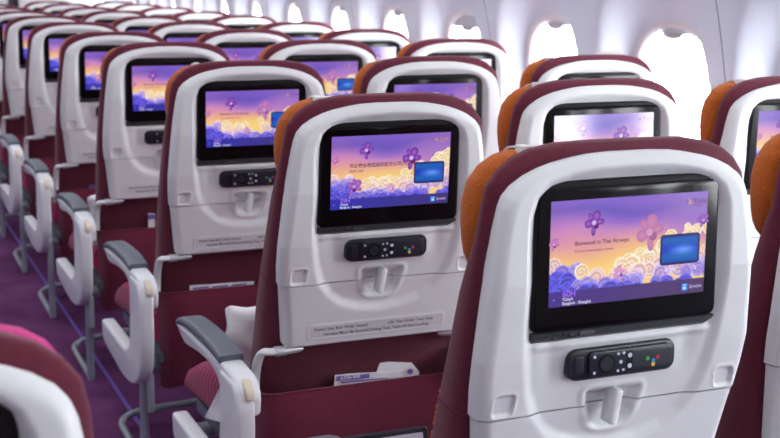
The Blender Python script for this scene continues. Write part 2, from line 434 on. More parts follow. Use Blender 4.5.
def me_display(seat, style):
    """the lit picture: one flat mesh with colours"""
    key = style[0]
    if key not in PICS: PICS[key] = cloud_picture(style[0], style[1])
    n, m, img = PICS[key]
    vs = []; fs = []; cols = []
    y0 = -.0034
    def P2(a, b, l): return ((a-.5)*SW, y0-l*.00006, -SH+b*SH)
    g = img.reshape(-1, 3)
    for j in range(m):
        for i in range(n): vs.append(P2(i/(n-1), j/(m-1), 0))
    cols += [lin(np.clip(c, 0, 255)) for c in g]
    fs += [[j*n+i, j*n+i+1, (j+1)*n+i+1, (j+1)*n+i] for j in range(m-1) for i in range(n-1)]
    A = SW/SH
    lay = [1]
    def poly(pts, col, cen=None):
        b = len(vs); c = lin(col)
        for p in pts: vs.append(P2(p[0], p[1], lay[0])); cols.append(c)
        if cen is None: fs.append([b+k for k in range(len(pts))])
        else:
            vs.append(P2(cen[0], cen[1], lay[0])); cols.append(lin(cen[2]))
            L = len(pts); fs.extend([[b+k, b+(k+1) % L, b+L] for k in range(L)])
    def flower(x, y, s, rot, c0=(98, 34, 146), c1=(170, 98, 208), fade=0):
        bg = img[min(m-1, int(y*m)), min(n-1, int(min(max(x, 0), 1)*n))]
        mixc = lambda c: tuple(c[k]*(1-fade)+bg[k]*fade for k in range(3))
        for k, (ang, ln, wd) in enumerate([(108, .92, .34), (-5, 1, .40), (258, 1.1, .32), (58, 1.05, .58), (178, .88, .58)]):
            a = math.radians(ang+rot); pts = []
            for q in range(14):
                tt = 2*math.pi*q/14
                lx = ln*(.5-.5*math.cos(tt)); ly = wd*math.sin(tt)*(.55+.45*lx)*.8
                pts.append((x+s*(lx*math.cos(a)-ly*math.sin(a))/A, y+s*(lx*math.sin(a)+ly*math.cos(a))))
            lay[0] += 1
            poly(pts, mixc(c0), (x+s*.55*math.cos(a)/A, y+s*.55*math.sin(a), mixc(c1)))
        lay[0] += 1
        for ang, rad, dist, cc in ((298, .26, .34, (96, 16, 110)), (0, .22, 0, (214, 180, 240))):
            a = math.radians(ang+rot); lay[0] += 1
            poly([(x+s*(dist*math.cos(a)+rad*math.cos(q))/A, y+s*(dist*math.sin(a)+rad*math.sin(q))) for q in [6.2832*i/10 for i in range(10)]], mixc(cc))
    def rr(cx, cy, w, h, r): return [(p[0]/A, p[1]) for p in rrect(cx*A, cy, w*A, h, r, 4)]
    def txt(s, size, x, y, col, align='LEFT'):
        lay[0] += 1
        tv, tf = text_polys(s, size*1.35, 0, 0, align)
        b = len(vs); c = lin(col)
        for p in tv: vs.append(P2(x+p[0]/A, y+p[1], lay[0])); cols.append(c)
        fs.extend([[b+k for k in f] for f in tf])
    for f in style[2]: flower(*f)
    if style[5]:
        txt(style[3][0], .052*style[6], .145, .575, (96, 56, 54)); txt(style[3][1], .030*min(1, style[6]*.95), .145, .510, (124, 80, 72))
    # small window picture at the right
    lay[0] += 2
    bx, by, bw, bh = .82, .455, .262, .30
    poly(rr(bx, by, bw, bh, .035), (44, 44, 104))
    lay[0] += 1
    N = 24
    b = len(vs)
    for j in range(9):
        for i in range(N):
            a, q = i/(N-1), j/8
            w = math.exp(-((a-.6)/.35)**2-((q-.48)/.16)**2)
            c = (18+90*w, 74+110*w+26*math.sin(q*9), 186+62*w)
            vs.append(P2(bx-bw*.45+bw*.9*a, by-bh*.41+bh*.82*q, lay[0])); cols.append(lin(c))
    fs.extend([[b+j*N+i, b+j*N+i+1, b+(j+1)*N+i+1, b+(j+1)*N+i] for j in range(8) for i in range(N-1)])
    lay[0] += 1
    for (x, y, w, h) in ((.735, .262, .020, .034), (.728, .249, .008, .012), (.772, .262, .010, .036), (.790, .262, .016, .030), (.925, .275, .020, .010), (.925, .255, .014, .022)):
        poly(rr(x, y, w, h, .002), (214, 214, 240))
    # bottom band
    lay[0] += 1
    poly(rr(.862, .072, .042, .075, .006), (40, 128, 226)); lay[0] += 1
    poly(rr(.862, .062, .022, .026, .002), (200, 226, 250)); poly(rr(.862, .092, .022, .010, .002), (200, 226, 250))
    txt('Sprache', .034, .892, .058, (196, 190, 226))
    if seat:
        txt(seat, .062, .075, .096, (168, 112, 255))
    txt('TG664', .030, .075, .058, (226, 224, 244)); txt('Bangkok - Shanghai', .030, .075, .020, (226, 224, 244))
    lay[0] += 1
    poly([(.018, .075), (.026, .085), (.026, .065)], (180, 170, 220))
    # airline mark, upper right
    tc = style[4]
    txt('THAI', .052, .895, .888, tc); txt('AIRWAYS', .017, .899, .862, tc)
    lay[0] += 1
    for k in range(3):
        a = math.radians(90+120*k)
        pts = [(.872+.030*(.5+.5*math.cos(t))*math.cos(a)/A+.010*math.sin(t)*-math.sin(a)/A, .905+.030*(.5+.5*math.cos(t))*math.sin(a)+.010*math.sin(t)*math.cos(a)) for t in [6.2832*i/10 for i in range(10)]]
        poly(pts, (216, 150, 90))
    o = off_back()
    me = D.meshes.new('display'); me.from_pydata([(v[0]+o[0], v[1]+o[1], v[2]+o[2]) for v in vs], [], fs)
    me.materials.append(M['screen'])
    at = me.color_attributes.new('Col', 'FLOAT_COLOR', 'POINT')
    at.data.foreach_set('color', np.concatenate([np.array(cols), np.ones((len(cols), 1))], 1).ravel())
    me.update(); return me
IT = ('Benvenuti in Thai Airways', 'Il Vostro intrattenimento a bordo')
ZH = ('\u6b22\u8fce\u4e58\u5750\u6cf0\u56fd\u56fd\u9645\u822a\u7a7a\u516c\u53f8(Thai Airways)', '\u60a8\u7684\u673a\u4e0a\u5a31\u4e50')
FL_A = [(.265, .775, .115, 10), (.62, .64, .17, 20, (150, 70, 160), (200, 120, 190), .62), (.02, .60, .06, 0, (170, 80, 180), (210, 130, 200), .3), (.43, .27, .075, 30, (176, 96, 170), (220, 150, 190), .3), (.97, .72, .07, -10, (120, 50, 170), (170, 100, 200), .3)]
FL_B = [(.285, .80, .115, 15), (.665, .665, .15, 5), (.19, .31, .12, -20, (150, 60, 160), (220, 130, 200), .25), (.03, .68, .06, 0, (170, 80, 180), (210, 130, 200), .4), (.50, .26, .07, 40, (176, 96, 170), (220, 150, 190), .4)]
BAR_A = ((72, 48, 140), (84, 60, 104)); BAR_B = ((48, 50, 176), (66, 54, 120))
STY = {'A': (3, BAR_A, FL_A, IT, (112, 74, 130), True, .80), 'B': (11, BAR_B, FL_B, ZH, (206, 140, 110), True, .9), 'C': (5, BAR_B, FL_A, IT, (140, 92, 150), True, .72), 'D': (5, BAR_B, FL_B, IT, (140, 92, 150), False, 1)}

# ------------------------------------------------------------------ handset, latch, placard
def me_cradle():
    mb = MB()
    c = (.0, -.2145)
    mb.prism(rrect(c[0], c[1], .163, .042, .014), 'y', .028, .0025, 'handset', .0035)
    mb.prism(rrect(-.066, c[1], .014, .024, .004), 'y', .006, .0012, 'handset', .001)
    mb.disc((-.076, c[1]), .0016, .006, .0019, 'dark', 8)
    return mb.mesh('handset_cradle', 30, off_back())
def me_handset():
    mb = MB()
    mb.prism(rrect(.0095, -.2145, .126, .0345, .009), 'y', .01, -.0025, 'handset', .002)
    return mb.mesh('handset', 30, off_back())
KEYS = [(u, z, .0021, 'key_white') for (u, z) in ((-.047, -.2005), (-.047, -.2215))]+[(u, z, w*.55, 'key_white') for (u, z, w) in ((-.0115, -.2, .0035), (-.0035, -.1995, .0035), (-.0115, -.2225, .0035), (-.0035, -.222, .0035), (-.0075, -.211, .0045))]+[(.006, -.2035, .0032, 'key_white'), (.006, -.2175, .0032, 'key_white'), (.042, -.2145, .0028, 'key_blue'), (.0335, -.211, .0028, 'key_green'), (.042, -.2195, .0028, 'key_yellow'), (.049, -.2105, .0028, 'key_red')]
KEYS += [(u+.006, z+.001, .0008, 'key_white') for (u, z, r_, k_) in KEYS[-4:]]
def me_keys(sel, nm):
    mb = MB()
    for (u, z, r_, k_) in sel: mb.disc((u+.001, z-.0035), r_, .004, -.0033, k_, 10)
    return mb.mesh(nm, 30, off_back())
def me_dial():
    mb = MB(); mb.disc((-.028, -.2145), .0125, .004, -.0033, 'black', 24); mb.disc((-.028, -.2145), .0095, .004, -.0041, 'handset', 20)
    return mb.mesh('dial', 30, off_back())
def me_rocker():
    mb = MB(); mb.prism(rrect(.007, -.214, .009, .026, .004), 'y', .004, -.0029, 'black'); return mb.mesh('rocker', 30, off_back())
def me_latch():
    mb = MB()
    out = rpoly([(-.0155, -.301), (-.0035, -.302), (.0050, -.2545), (-.0075, -.2535)], .0065, 6)
    mb.prism(out, 'y', .03, .003, 'white', .004)
    return mb.mesh('tray_latch', 40, off_back())
def me_placard():
    mb = MB()
    def fy(z): return float(face_y(z))-.0004
    vs = []
    for z in (-.3885, -.3645):
        for u in (-.1355, .1355): vs.append((u, fy(z), z))
    mb.add(vs, [[0, 1, 3, 2]], 'placard')
    for s, x, z, al in (('Fasten Seat Belt While Seated', -.020, -.3738, 'RIGHT'), ('Life Vest Under Your Seat', .022, -.3738, 'LEFT'), ('Handset Must Be Stowed During Taxi, Take-off And Landing', .0, -.3852, 'CENTER')):
        tv, tf = text_polys(s, .0088, x, z, al)
        mb.add([(p[0], fy(p[1])-.0004, p[1]) for p in tv], tf, 'ink')
    me = mb.mesh('placard', 30, off_back())
    return me
def me_trayarm(sx):
    mb = MB()
    # pivot pin
    mb.tube([(sx*.140, .058, -.4135), (sx*.146, .058, -.4135), (sx*.148, .058, -.4135), (sx*.172, .058, -.4135), (sx*.175, .058, -.4135), (sx*.196, .058, -.4135)], [.003, .0055, .0062, .0078, .0092, .0098], 'metal', 16)
    pth = smooth_path([(sx*.196, .058, -.4135), (sx*.206, .060, -.4140), (sx*.213, .075, -.4185), (sx*.2135, .100, -.440), (sx*.2135, .118, -.475), (sx*.2135, .128, -.53), (sx*.2135, .15, -.56)], 5)
    mb.tube(pth, .0065, 'white2', 12, .0105)
    return mb.mesh('tray_arm', 40, off_back())

# ------------------------------------------------------------------ upholstery
BK = [(.0690, .060, .022, .036), (.0675, .098, .016, .042), (.0615, .132, .012, .045), (.052, .156, .010, .046), (.038, .175, .009, .046), (.018, .190, .009, .046), (-.01, .196, .009, .047), (-.05, .200, .010, .056),
      (-.083, .203, .012, .074), (-.12, .206, .014, .092), (-.156, .208, .018, .104), (-.2, .210, .024, .118), (-.26, .211, .036, .142), (-.34, .211, .054, .172), (-.4, .210, .070, .188), (-.46, .209, .092, .208), (-.52, .208, .109, .228), (-.6, .206, .124, .250), (-.66, .2, .132, .26), (-.70, .19, .14, .25)]
BKA = np.array(BK[::-1])
def back_pt(deg, z, k=1.0):
    w, y0, y1 = [np.interp(z, BKA[:, 0], BKA[:, i]) for i in (1, 2, 3)]
    a = math.radians(deg); c, sn = math.cos(a), math.sin(a)
    return (k*w*math.copysign(abs(c)**(2/3.4), c), (y0+y1)/2+k*(y1-y0)/2*math.copysign(abs(sn)**(2/3.4), sn), z)
def me_backrest():
    mb = MB(); rings = []
    fine = []
    for a, b in zip(BK[:-1], BK[1:]):
        k = 3
        for i in range(k): fine.append([a[j]+(b[j]-a[j])*i/k for j in range(4)])
    fine.append(list(BK[-1]))
    for z, w, y0, y1 in fine:
        rings.append(sup(w, (y1-y0)/2, 0, (y0+y1)/2, z, 3.4, 56))
    mb.loft(rings, 'maroon')
    return mb.mesh('backrest', 60, off_back())
def me_seam(sx):
    mb = MB(); pts = []
    for q in range(25):
        t = q/24; p = back_pt(215-95*t, -.284+.030*t, 1.0005); pts.append((-sx*p[0], p[1], p[2]))
    mb.tube(pts, .0009, 'welt', 6)
    return mb.mesh('seam', 40, off_back())
def me_stitch():
    """the broken orange stitch line on the front bolster"""
    mb = MB(); r = random.Random(4)
    z = -.262
    while z > -.36:
        l = r.choice((.004, .006, .010))
        mb.tube([back_pt(163, z-l*q/4, 1.004) for q in range(5)], .0011, 'thread', 6)
        z -= l+r.choice((.003, .005, .010))
    return mb.mesh('stitching', 40, off_back())
HR = [(.0565, .085, .064, .084), (.0562, .112, .058, .094), (.0540, .134, .052, .104), (.048, .153, .046, .112), (.036, .171, .042, .118), (.016, .186, .040, .122), (-.01, .1925, .040, .124), (-.035, .1935, .040, .124), (-.058, .191, .044, .124), (-.076, .187, .050, .122), (-.09, .181, .058, .116), (-.1, .172, .068, .108)]
def me_headrest(k):
    mb = MB(); rings = []; fine = []
    for a, b in zip(HR[:-1], HR[1:]):
        for i in range(3): fine.append([a[j]+(b[j]-a[j])*i/3 for j in range(4)])
    fine.append(list(HR[-1]))
    for z, w, y0, y1 in fine: rings.append(sup(w, (y1-y0)/2, 0, (y0+y1)/2, z, 2.8, 56))
    mb.loft(rings, k)
    return mb.mesh('headrest', 60, off_back())
def me_cover():
    mb = MB()
    prof = [(.050, .0535), (.056, .0572), (.066, .0592), (.080, .0592), (.094, .0575), (.112, .047), (.1275, .01), (.1275, -.05), (.1255, -.05), (.1245, .01), (.109, .0455), (.092, .0555), (.079, .0572), (.066, .0572), (.058, .0555), (.052, .0520)]
    rings = []
    for i in range(15):
        u = -.125+.25*i/14; wv = .0008*math.sin(i*2.3)
        rings.append([(u, y, z+wv) for y, z in prof])
    mb.loft(rings, 'cover')
    # little press-stud tab
    mb.box((-.128, .050, .048), (-.114, .070, .0625), 'cover', .002)
    return mb.mesh('headrest_cover', 40, off_back())
def me_pocket():
    """bulging literature pocket below the table: an open-topped cloth panel"""
    mb = MB(); n, m = 41, 26
    def pt(i, j, inner):
        s = -1+2*i/(n-1); t = j/(m-1)
        z = -.508-.006*abs(s)**6-.262*t
        w = .2145-.012*t
        yb = np.interp(z, [-.78, -.7, -.62, -.52], [.128, .114, .102, .094])
        bul = .026*math.sin(math.pi*min(1, .16+t*.84))*(1-abs(s)**6)
        y = yb-bul-.004+.03*max(0, abs(s)-.93)/.07
        fold = .0022*math.sin(13*s+5*t)*t*(1-abs(s)**4)+.002*math.sin(31*s*t+2)*t*t
        y += fold
        return (w*s, y+(.0035 if inner else 0), z)
    vs = [pt(i, j, 0) for j in range(m) for i in range(n)]+[pt(i, j, 1) for j in range(m) for i in range(n)]
    N = n*m; fs = []
    for j in range(m-1):
        for i in range(n-1):
            a = j*n+i; fs += [[a, a+1, a+n+1, a+n], [N+a, N+a+n, N+a+n+1, N+a+1]]
    for i in range(n-1): fs += [[i, N+i, N+i+1, i+1], [(m-1)*n+i, (m-1)*n+i+1, N+(m-1)*n+i+1, N+(m-1)*n+i]]
    for j in range(m-1): fs += [[j*n, (j+1)*n, N+(j+1)*n, N+j*n], [j*n+n-1, N+j*n+n-1, N+(j+1)*n+n-1, (j+1)*n+n-1]]
    mb.add(vs, fs, 'maroon_dark')
    # hem along the mouth
    mb.tube([pt(i, 0, 0) for i in range(n)], .0026, 'maroon_dark', 8)
    return mb.mesh('literature_pocket', 50, off_back())

# ------------------------------------------------------------------ lower seat (fixed): z from the carpet
def OZ(): return (0, 0, ZF)
def me_cushion(k):
    mb = MB(); rings = []
    # profile from back to front
    pr = [(.13, -.66, -.555), (.2, -.665, -.547), (.3, -.67, -.544), (.4, -.675, -.549), (.48, -.68, -.560), (.55, -.682, -.580), (.60, -.682, -.606), (.622, -.672, -.640)]
    n = 40
    for y, z0, z1 in pr:
        r = []
        for q in sup(.2175, (z1-z0)/2, -.0065, (z0+z1)/2, 0, 4.5, n): r.append((q[0], y, q[1]))
        rings.append(r)
    mb.loft(rings, k)
    return mb.mesh('seat_cushion', 50, OZ())
def me_pan():
    mb = MB()
    mb.box((-.215, .12, -.705), (.215, .56, -.672), 'cap', .01)
    for y in (.16, .46): mb.tube([(-.238, y, -.715), (.234, y, -.715)], .018, 'legpaint', 12)
    return mb.mesh('seat_pan', 40, OZ())
def me_leg(sx):
    mb = MB()
    mb.tube(smooth_path([(sx*.222, .26, -.70), (sx*.222, .262, -.80), (sx*.222, .27, -.93), (sx*.222, .275, -1.038)], 3), .0125, 'legpaint', 12, .017)
    return mb.mesh('leg', 40, OZ())
def me_bar():
    mb = MB()
    mb.tube(smooth_path([(-.225, .275, -1.026), (-.226, .36, -1.024), (-.228, .50, -1.016), (-.226, .56, -1.010), (-.205, .588, -1.002), (-.16, .594, -.992), (.02, .594, -.985), (.2, .594, -.985)], 5), .0105, 'legpaint', 12)
    return mb.mesh('baggage_bar', 40, OZ())
def me_stub():
    mb = MB(); mb.box((-.262, .03, -.80), (-.245, .05, -.70), 'legpaint', .004); return mb.mesh('seat_strut', 40, OZ())

X0, X1 = -.290, -.254
def me_panel():
    mb = MB()
    pr = rpoly([(.478, -.668), (.472, -.724), (.40, -.735), (.20, -.752), (.09, -.742), (.0, -.70), (-.032, -.62), (-.032, -.49), (-.01, -.455), (.086, -.455), (.090, -.57), (.105, -.640), (.16, -.668)],
               [.012, .02, .05, .06, .06, .06, .05, .03, .02, .01, .04, .04, .04], 6)
    mb.prism(pr, 'x', X1, X0, 'white2', .008)
    return mb.mesh('side_panel', 40, OZ())
def me_arm(full):
    mb = MB()
    x0, x1 = (X0+.004, -.240) if full else (-.257, -.229)
    pr = rpoly([(.436, -.452), (.425, -.466), (.37, -.488), (.26, -.474), (.16, -.472), (.105, -.486), (.088, -.52), (-.02, -.52), (-.028, -.475), (.0, -.450), (.09, -.442)], [.008, .02, .03, .05, .05, .03, .01, .01, .03, .03, .03], 6)
    mb.prism(pr, 'x', x0, x1, 'white2', .009)
    if not full:
        mb.prism(rpoly([(.07, -.50), (.07, -.68), (.0, -.68), (-.01, -.50)], .01), 'x', x0+.008, x1-.008, 'white2', .005)
    return mb.mesh('armrest', 40, OZ())
def me_pad(full):
    mb = MB()
    x0, x1 = (X0+.002, -.238) if full else (-.258, -.228)
    top = smooth_path([(.432, -.447, 0), (.38, -.432, 0), (.28, -.424, 0), (.17, -.424, 0), (.088, -.432, 0)], 5)
    bot = smooth_path([(.088, -.452, 0), (.17, -.446, 0), (.28, -.446, 0), (.38, -.452, 0), (.438, -.465, 0)], 5)
    pr = [(p.x, p.y) for p in top]+[(p.x, p.y) for p in bot]
    mb.prism(pr, 'x', x0, x1, 'cap', .009)
    return mb.mesh('arm_pad', 40, OZ())
def me_hinge(full):
    mb = MB()
    x0, x1 = (-.273, -.254) if full else (-.251, -.235)
    mb.prism(rpoly([(.05, -.450), (-.005, -.452), (-.031, -.466), (-.0355, -.484), (.05, -.486)], [.004, .02, .02, .004, .004], 5), 'x', x0, x1, 'beige', .004)
    return mb.mesh('hinge_block', 40, OZ())

# ------------------------------------------------------------------ seats
SEATS = {}
WORD = ['zero', 'one', 'two', 'three', 'four', 'five', 'six', 'seven', 'eight', 'nine', 'ten', 'eleven']
ORD = ['', 'first', 'second', 'third', 'fourth', 'fifth', 'sixth', 'seventh', 'eighth', 'ninth', 'tenth', 'eleventh']
def seat(col, row, x, y, rec, label, head='orange', num=None, style='D', drop=0, group='economy seats facing forward'):
    near = row <= 2
    r = thing('airline_seat', label, 'seat', (x, y, 0), group)
    a = math.radians(rec); L = (0, PIVY, ZF+PIVZ-drop); R = (a, 0, 0)
    B = lambda n, me, lab=None: obj(n, me, r, L, R, lab)
    hi = near
    B('backrest', get('backrest', me_backrest))
    bsh = B('back_shell', get(('shell', hi), lambda: me_shell(hi)))
    h = B('headrest', get(('head', head), lambda: me_headrest(head)), '%s padded headrest' % head)
    obj('headrest_cover', get('cover', me_cover), h, label='white cloth headrest cover')
    if (col, row) == ('K', 2):
        fl = MB(); q = [(-.02, .085, .056), (.115, .075, .056), (.118, .078, .082), (.03, .088, .064)]
        fl.add(q+[(a_, b_+.002, c_) for a_, b_, c_ in q], [[0, 1, 2, 3], [7, 6, 5, 4], [0, 4, 5, 1], [1, 5, 6, 2], [2, 6, 7, 3], [3, 7, 4, 0]], 'cover')
        obj('cover_corner', fl.mesh('cover_corner', 30, off_back()), h, label='turned up white corner of the headrest cover')
    s = B('screen', get('housing', me_housing))
    obj('glass', get('glass', me_glass), s)
    obj('display', get(('disp', num, style), lambda: me_display(num, style and STY[style])), s, label='lit screen picture of sunset clouds and orchids')
    obj('port_strip', get('lip', me_lip), s)
    cr = B('handset_cradle', get('cradle', me_cradle))
    hs = B('handset', get('handset', me_handset)); 
    if near and col == 'H':
        for q, kd in enumerate(KEYS[:13]): obj('button', get(('key', q), lambda: me_keys([kd], 'button')), hs)
    else: obj('button_print', get('keys', lambda: me_keys(KEYS, 'button_print')), hs)
    obj('dial', get('dial', me_dial), hs); obj('rocker', get('rocker', me_rocker), hs)
    t = B('tray_table', get(('tray', hi), lambda: me_tray(hi))); obj('placard', get('placard', me_placard), t)
    obj('tray_latch', get('latch', me_latch), bsh)
    for sx in (-1, 1): B('tray_arm', get(('trayarm', sx), lambda: me_trayarm(sx)))
    B('literature_pocket', get('pocket', me_pocket))
    if near:
        for sx in (-1, 1): B('seam', get(('seam', sx), lambda: me_seam(sx)))
    if (col, row) == ('H', 0): B('stitching', get('stitch', me_stitch), 'broken orange stitching')
    obj('seat_cushion', get('cushion', lambda: me_cushion('striped')), r, label='striped magenta and maroon seat cushion')
    obj('seat_pan', get('pan', me_pan), r)
    obj('leg', get('legL', lambda: me_leg(-1)), r); obj('leg', get('legR', lambda: me_leg(.85)), r)
    obj('baggage_bar', get('bar', me_bar), r)
    aisle = col == 'H'
    ar = obj('armrest', get(('arm', aisle), lambda: me_arm(aisle)), r)
    if (col, row) == ('H', 0): ar.rotation_euler = (math.radians(2.6), 0, 0); ar.location = (0, 0, -(ZF-.47)*(math.cos(math.radians(2.6))-1)); ar.location.y = (ZF-.47)*math.sin(math.radians(2.6))
    obj('arm_pad', get(('pad', aisle), lambda: me_pad(aisle)), ar, label='grey armrest pad')
    obj('hinge_block', get(('hinge', aisle), lambda: me_hinge(aisle)), ar, label='beige hinge block')
    if aisle:
        obj('side_panel', get('panel', me_panel), r); obj('seat_strut', get('stub', me_stub), r)
    if col in ('K', 'F'):
        ar = obj('armrest', get(('arm', False), lambda: me_arm(False)), r, (.492, 0, 0))
        obj('arm_pad', get(('pad', False), lambda: me_pad(False)), ar, label='grey armrest pad')
    SEATS[(col, row)] = (r, a)
    return r
REC = {('J', 0): -4.3, ('H', 0): -.72, ('H', 1): 3.76, ('H', 2): 1.36, ('H', 3): .02, ('H', 4): 1.71, ('H', 5): -.49, ('H', 6): -.81, ('H', 7): -.21,
       ('J', 1): -1.65, ('J', 2): .22, ('J', 3): -.97, ('K', 1): .28, ('K', 2): 1.69, ('K', 3): -.64, ('K', 4): .63}
NAME = {'H': 'aisle', 'J': 'middle', 'K': 'window'}
for row in range(0, 11):
    for col in 'HJK':
        if (col, row) == ('K', 0) or (col == 'H' and row == 10): continue
        if row == 0:
            lab = 'maroon aisle seat with white back whose large screen reads 60H' if col == 'H' else 'maroon middle seat with orange headrest cut by the picture edge, beside seat 60H'
        elif (col, row) == ('H', 1): lab = 'maroon aisle seat with white back, papers in pocket, screen reads 59H'
        else:
            lab = 'maroon and white %s seat, %s in its column beyond the row of seat 60H' % (NAME[col], ORD[row])
        st = 'A' if (col, row) == ('H', 0) else 'B' if (col, row) == ('H', 1) else 'C' if (col == 'H' or row % 2) and row < 4 else 'D'
        if (col, row) in (('J', 2), ('J', 1)): st = 'D'
        num = '%d%s' % (60-row, col) if row <= 3 else None
        seat(col, row, OFF[col], row*P, REC.get((col, row), random.Random(row*7+ord(col)).uniform(-.6, 1.2)), lab, num=num, style=st)
seat('F', 0, -.925, -.335, 0, 'blurred seat across the aisle with magenta headrest, only its rounded white corner showing', head='magenta', num='61F', style='D', drop=.070)

# ------------------------------------------------------------------ papers in the pockets and packets on the seats
def at_back(col, row, u, y, z):
    r, a = SEATS[(col, row)]
    yy, zz = y-PIVY, z-PIVZ
    return Vector((r.location.x+u, r.location.y+PIVY+yy*math.cos(a)-zz*math.sin(a), ZF+PIVZ+yy*math.sin(a)+zz*math.cos(a)))
def sheet(pts, th, mt, wave=.002, n=14, seed=1):
    """a thin creased sheet over a quad of (u,y,z) corners: bl, br, tr, tl"""
    r = random.Random(seed); mb = MB(); vs = []; m = 8
    bl, br, tr, tl = [Vector(p) for p in pts]
    ph = r.uniform(0, 6)
    for k in (0, 1):
        for j in range(m):
            for i in range(n):
                s, t = i/(n-1), j/(m-1)
                p = bl*(1-s)*(1-t)+br*s*(1-t)+tr*s*t+tl*(1-s)*t
                p = p+Vector((0, wave*math.sin(9*s+4*t+ph)+wave*.6*math.sin(21*s-9*t)+k*th, 0))
                vs.append(tuple(p))
    N = n*m; fs = []
    for j in range(m-1):
        for i in range(n-1):
            a = j*n+i; fs += [[a, a+1, a+n+1, a+n], [N+a, N+a+n, N+a+n+1, N+a+1]]
    for i in range(n-1): fs += [[i, N+i, N+i+1, i+1], [N-n+i, N-n+i+1, 2*N-n+i+1, 2*N-n+i]]
    for j in range(m-1): fs += [[j*n, (j+1)*n, N+(j+1)*n, N+j*n], [j*n+n-1, N+j*n+n-1, N+(j+1)*n+n-1, (j+1)*n+n-1]]
    mb.add(vs, fs, mt); return mb
def place(mb, name, col, row, label, cat, group=None):
    r, a = SEATS[(col, row)]
    me = mb.mesh(name, 50, off_back())
    return thing(name, label, cat, (r.location.x, r.location.y+PIVY, ZF+PIVZ), group, me, (a, 0, 0))
Yp = .092
card = sheet([(-.066, Yp, -.56), (.108, Yp, -.56), (.116, Yp, -.499), (-.062, Yp, -.489)], .0012, 'film', .0012, seed=3)
# printed violet band and lettering along its top edge
cb = []
for (s0, s1, mt, z0, z1) in ((-.060, .010, 'purple', -.4905, -.5005), (-.05, .05, 'purple', -.5035, -.5065)):
    card.add([(s0, Yp-.004, z1), (s1, Yp-.004, z1-.002), (s1, Yp-.004, z0-.003), (s0, Yp-.004, z0)], [[0, 1, 2, 3]], mt)
tv, tf = text_polys('A350-900', .0105, -.052, -.5), None
card.add([(p[0], Yp-.0046, p[1]+.0005) for p in tv[0]], tv[1], 'paper')
card.disc((.098, -.5), .0055, Yp-.001, Yp-.005, 'purple', 10)
place(card, 'safety_card', 'H', 1, 'clear wrapped safety card with violet A350-900 print in the pocket of seat 59H', 'card')
bag = MB(); bag.prism([(.040, -.58), (.125, -.58), (.122, -.507), (.105, -.486), (.036, -.474), (.028, -.50)], 'y', Yp+.005, Yp+.0075, 'paper')
place(bag, 'paper_bag', 'H', 1, 'folded white paper bag standing behind the safety card of seat 59H', 'bag')
c58 = sheet([(-.142, Yp, -.56), (.03, Yp, -.56), (.03, Yp, -.500), (-.137, Yp, -.497)], .0012, 'film', .001, seed=5)
for k in range(3): c58.add([(-.13+.05*k, Yp-.004, -.5065), (-.09+.05*k, Yp-.004, -.5065), (-.09+.05*k, Yp-.004, -.5025), (-.13+.05*k, Yp-.004, -.5025)], [[0, 1, 2, 3]], 'purple')
place(c58, 'wrapped_leaflet', 'H', 2, 'long white wrapped leaflet lying in the pocket of the seat ahead of 59H', 'leaflet')
c57 = sheet([(-.062, Yp, -.62), (-.040, Yp, -.62), (-.038, Yp, -.466), (-.058, Yp, -.463)], .003, 'paper', .0005, seed=6)
c57.add([(-.060, Yp-.003, -.482), (-.039, Yp-.003, -.482), (-.039, Yp-.003, -.468), (-.059, Yp-.003, -.466)], [[0, 1, 2, 3]], 'purple')
place(c57, 'narrow_leaflet', 'H', 3, 'narrow white leaflet with violet tip in the pocket two seats ahead of 59H', 'leaflet')
c56 = sheet([(-.099, Yp, -.56), (-.076, Yp, -.56), (-.076, Yp, -.496), (-.098, Yp, -.496)], .003, 'purple', .0005, seed=7)
place(c56, 'violet_leaflet', 'H', 4, 'small violet leaflet in the pocket three seats ahead of 59H', 'leaflet')
def packet(w, d, h, seed):
    """a soft wrapped packet, crumpled"""
    r = random.Random(seed); mb = MB(); rings = []
    for j in range(15):
        t = j/14; k = (1-abs(2*t-1)**6)**.5*.98+.02
        rings.append([(q[0]+.004*math.sin(9*t+q[1]*60+seed), q[1]+.004*math.sin(13*t+q[0]*50), h*t+.003*math.sin(q[0]*70+seed)*(t > .5)) for q in sup(w/2*(.9+.1*k), max(.004, d/2*k), 0, 0, 0, 3, 32)])
    mb.loft(rings, 'film'); return mb.mesh('wrapped_packet', 60)
for (row, w, h, dx, lab) in ((1, .18, .155, -.128, 'white plastic wrapped packet standing on the cushion of seat 59H'), (3, .13, .12, -.14, 'white plastic wrapped packet standing on the cushion two seats ahead of 59H')):
    pk = thing('wrapped_packet', lab, 'packet', (OFF['H']+dx, row*P+.315, ZF-.546), 'wrapped packets on seats', packet(w, .06, h, row), (math.radians(12), 0, 0))

    if row == 1:
        q = [(-.233, .285, -.560), (-.2335, .41, -.668), (-.232, .297, -.640), (-.2315, .255, -.574)]
        mb = MB(); q = [Vector((OFF['H']+a, row*P+b, ZF+c)) for a, b, c in q]
        T = (Matrix.Translation(pk.location) @ Matrix.Rotation(math.radians(12), 4, 'X')).inverted()
        top = [Vector((-.19, row*P+.315, ZF-.535)), Vector((-.19, row*P+.28, ZF-.535))]
        vs = [T @ v for v in q]+[T @ (v+Vector((.002, 0, 0))) for v in q]+[T @ v for v in top]
        mb.add(vs, [[0, 1, 2, 3], [4, 7, 6, 5], [0, 4, 5, 1], [1, 5, 6, 2], [2, 6, 7, 3], [0, 3, 9, 8]], 'film')
        obj('hanging_flap', mb.mesh('hanging_flap'), pk)
mb = MB()
mb.prism(rrect(0, .045, .16, .09, .008), 'y', 0, .010, 'handset', .003)
mb.prism(rrect(0, .045, .138, .072, .003), 'y', -.0006, .004, 'key_white')
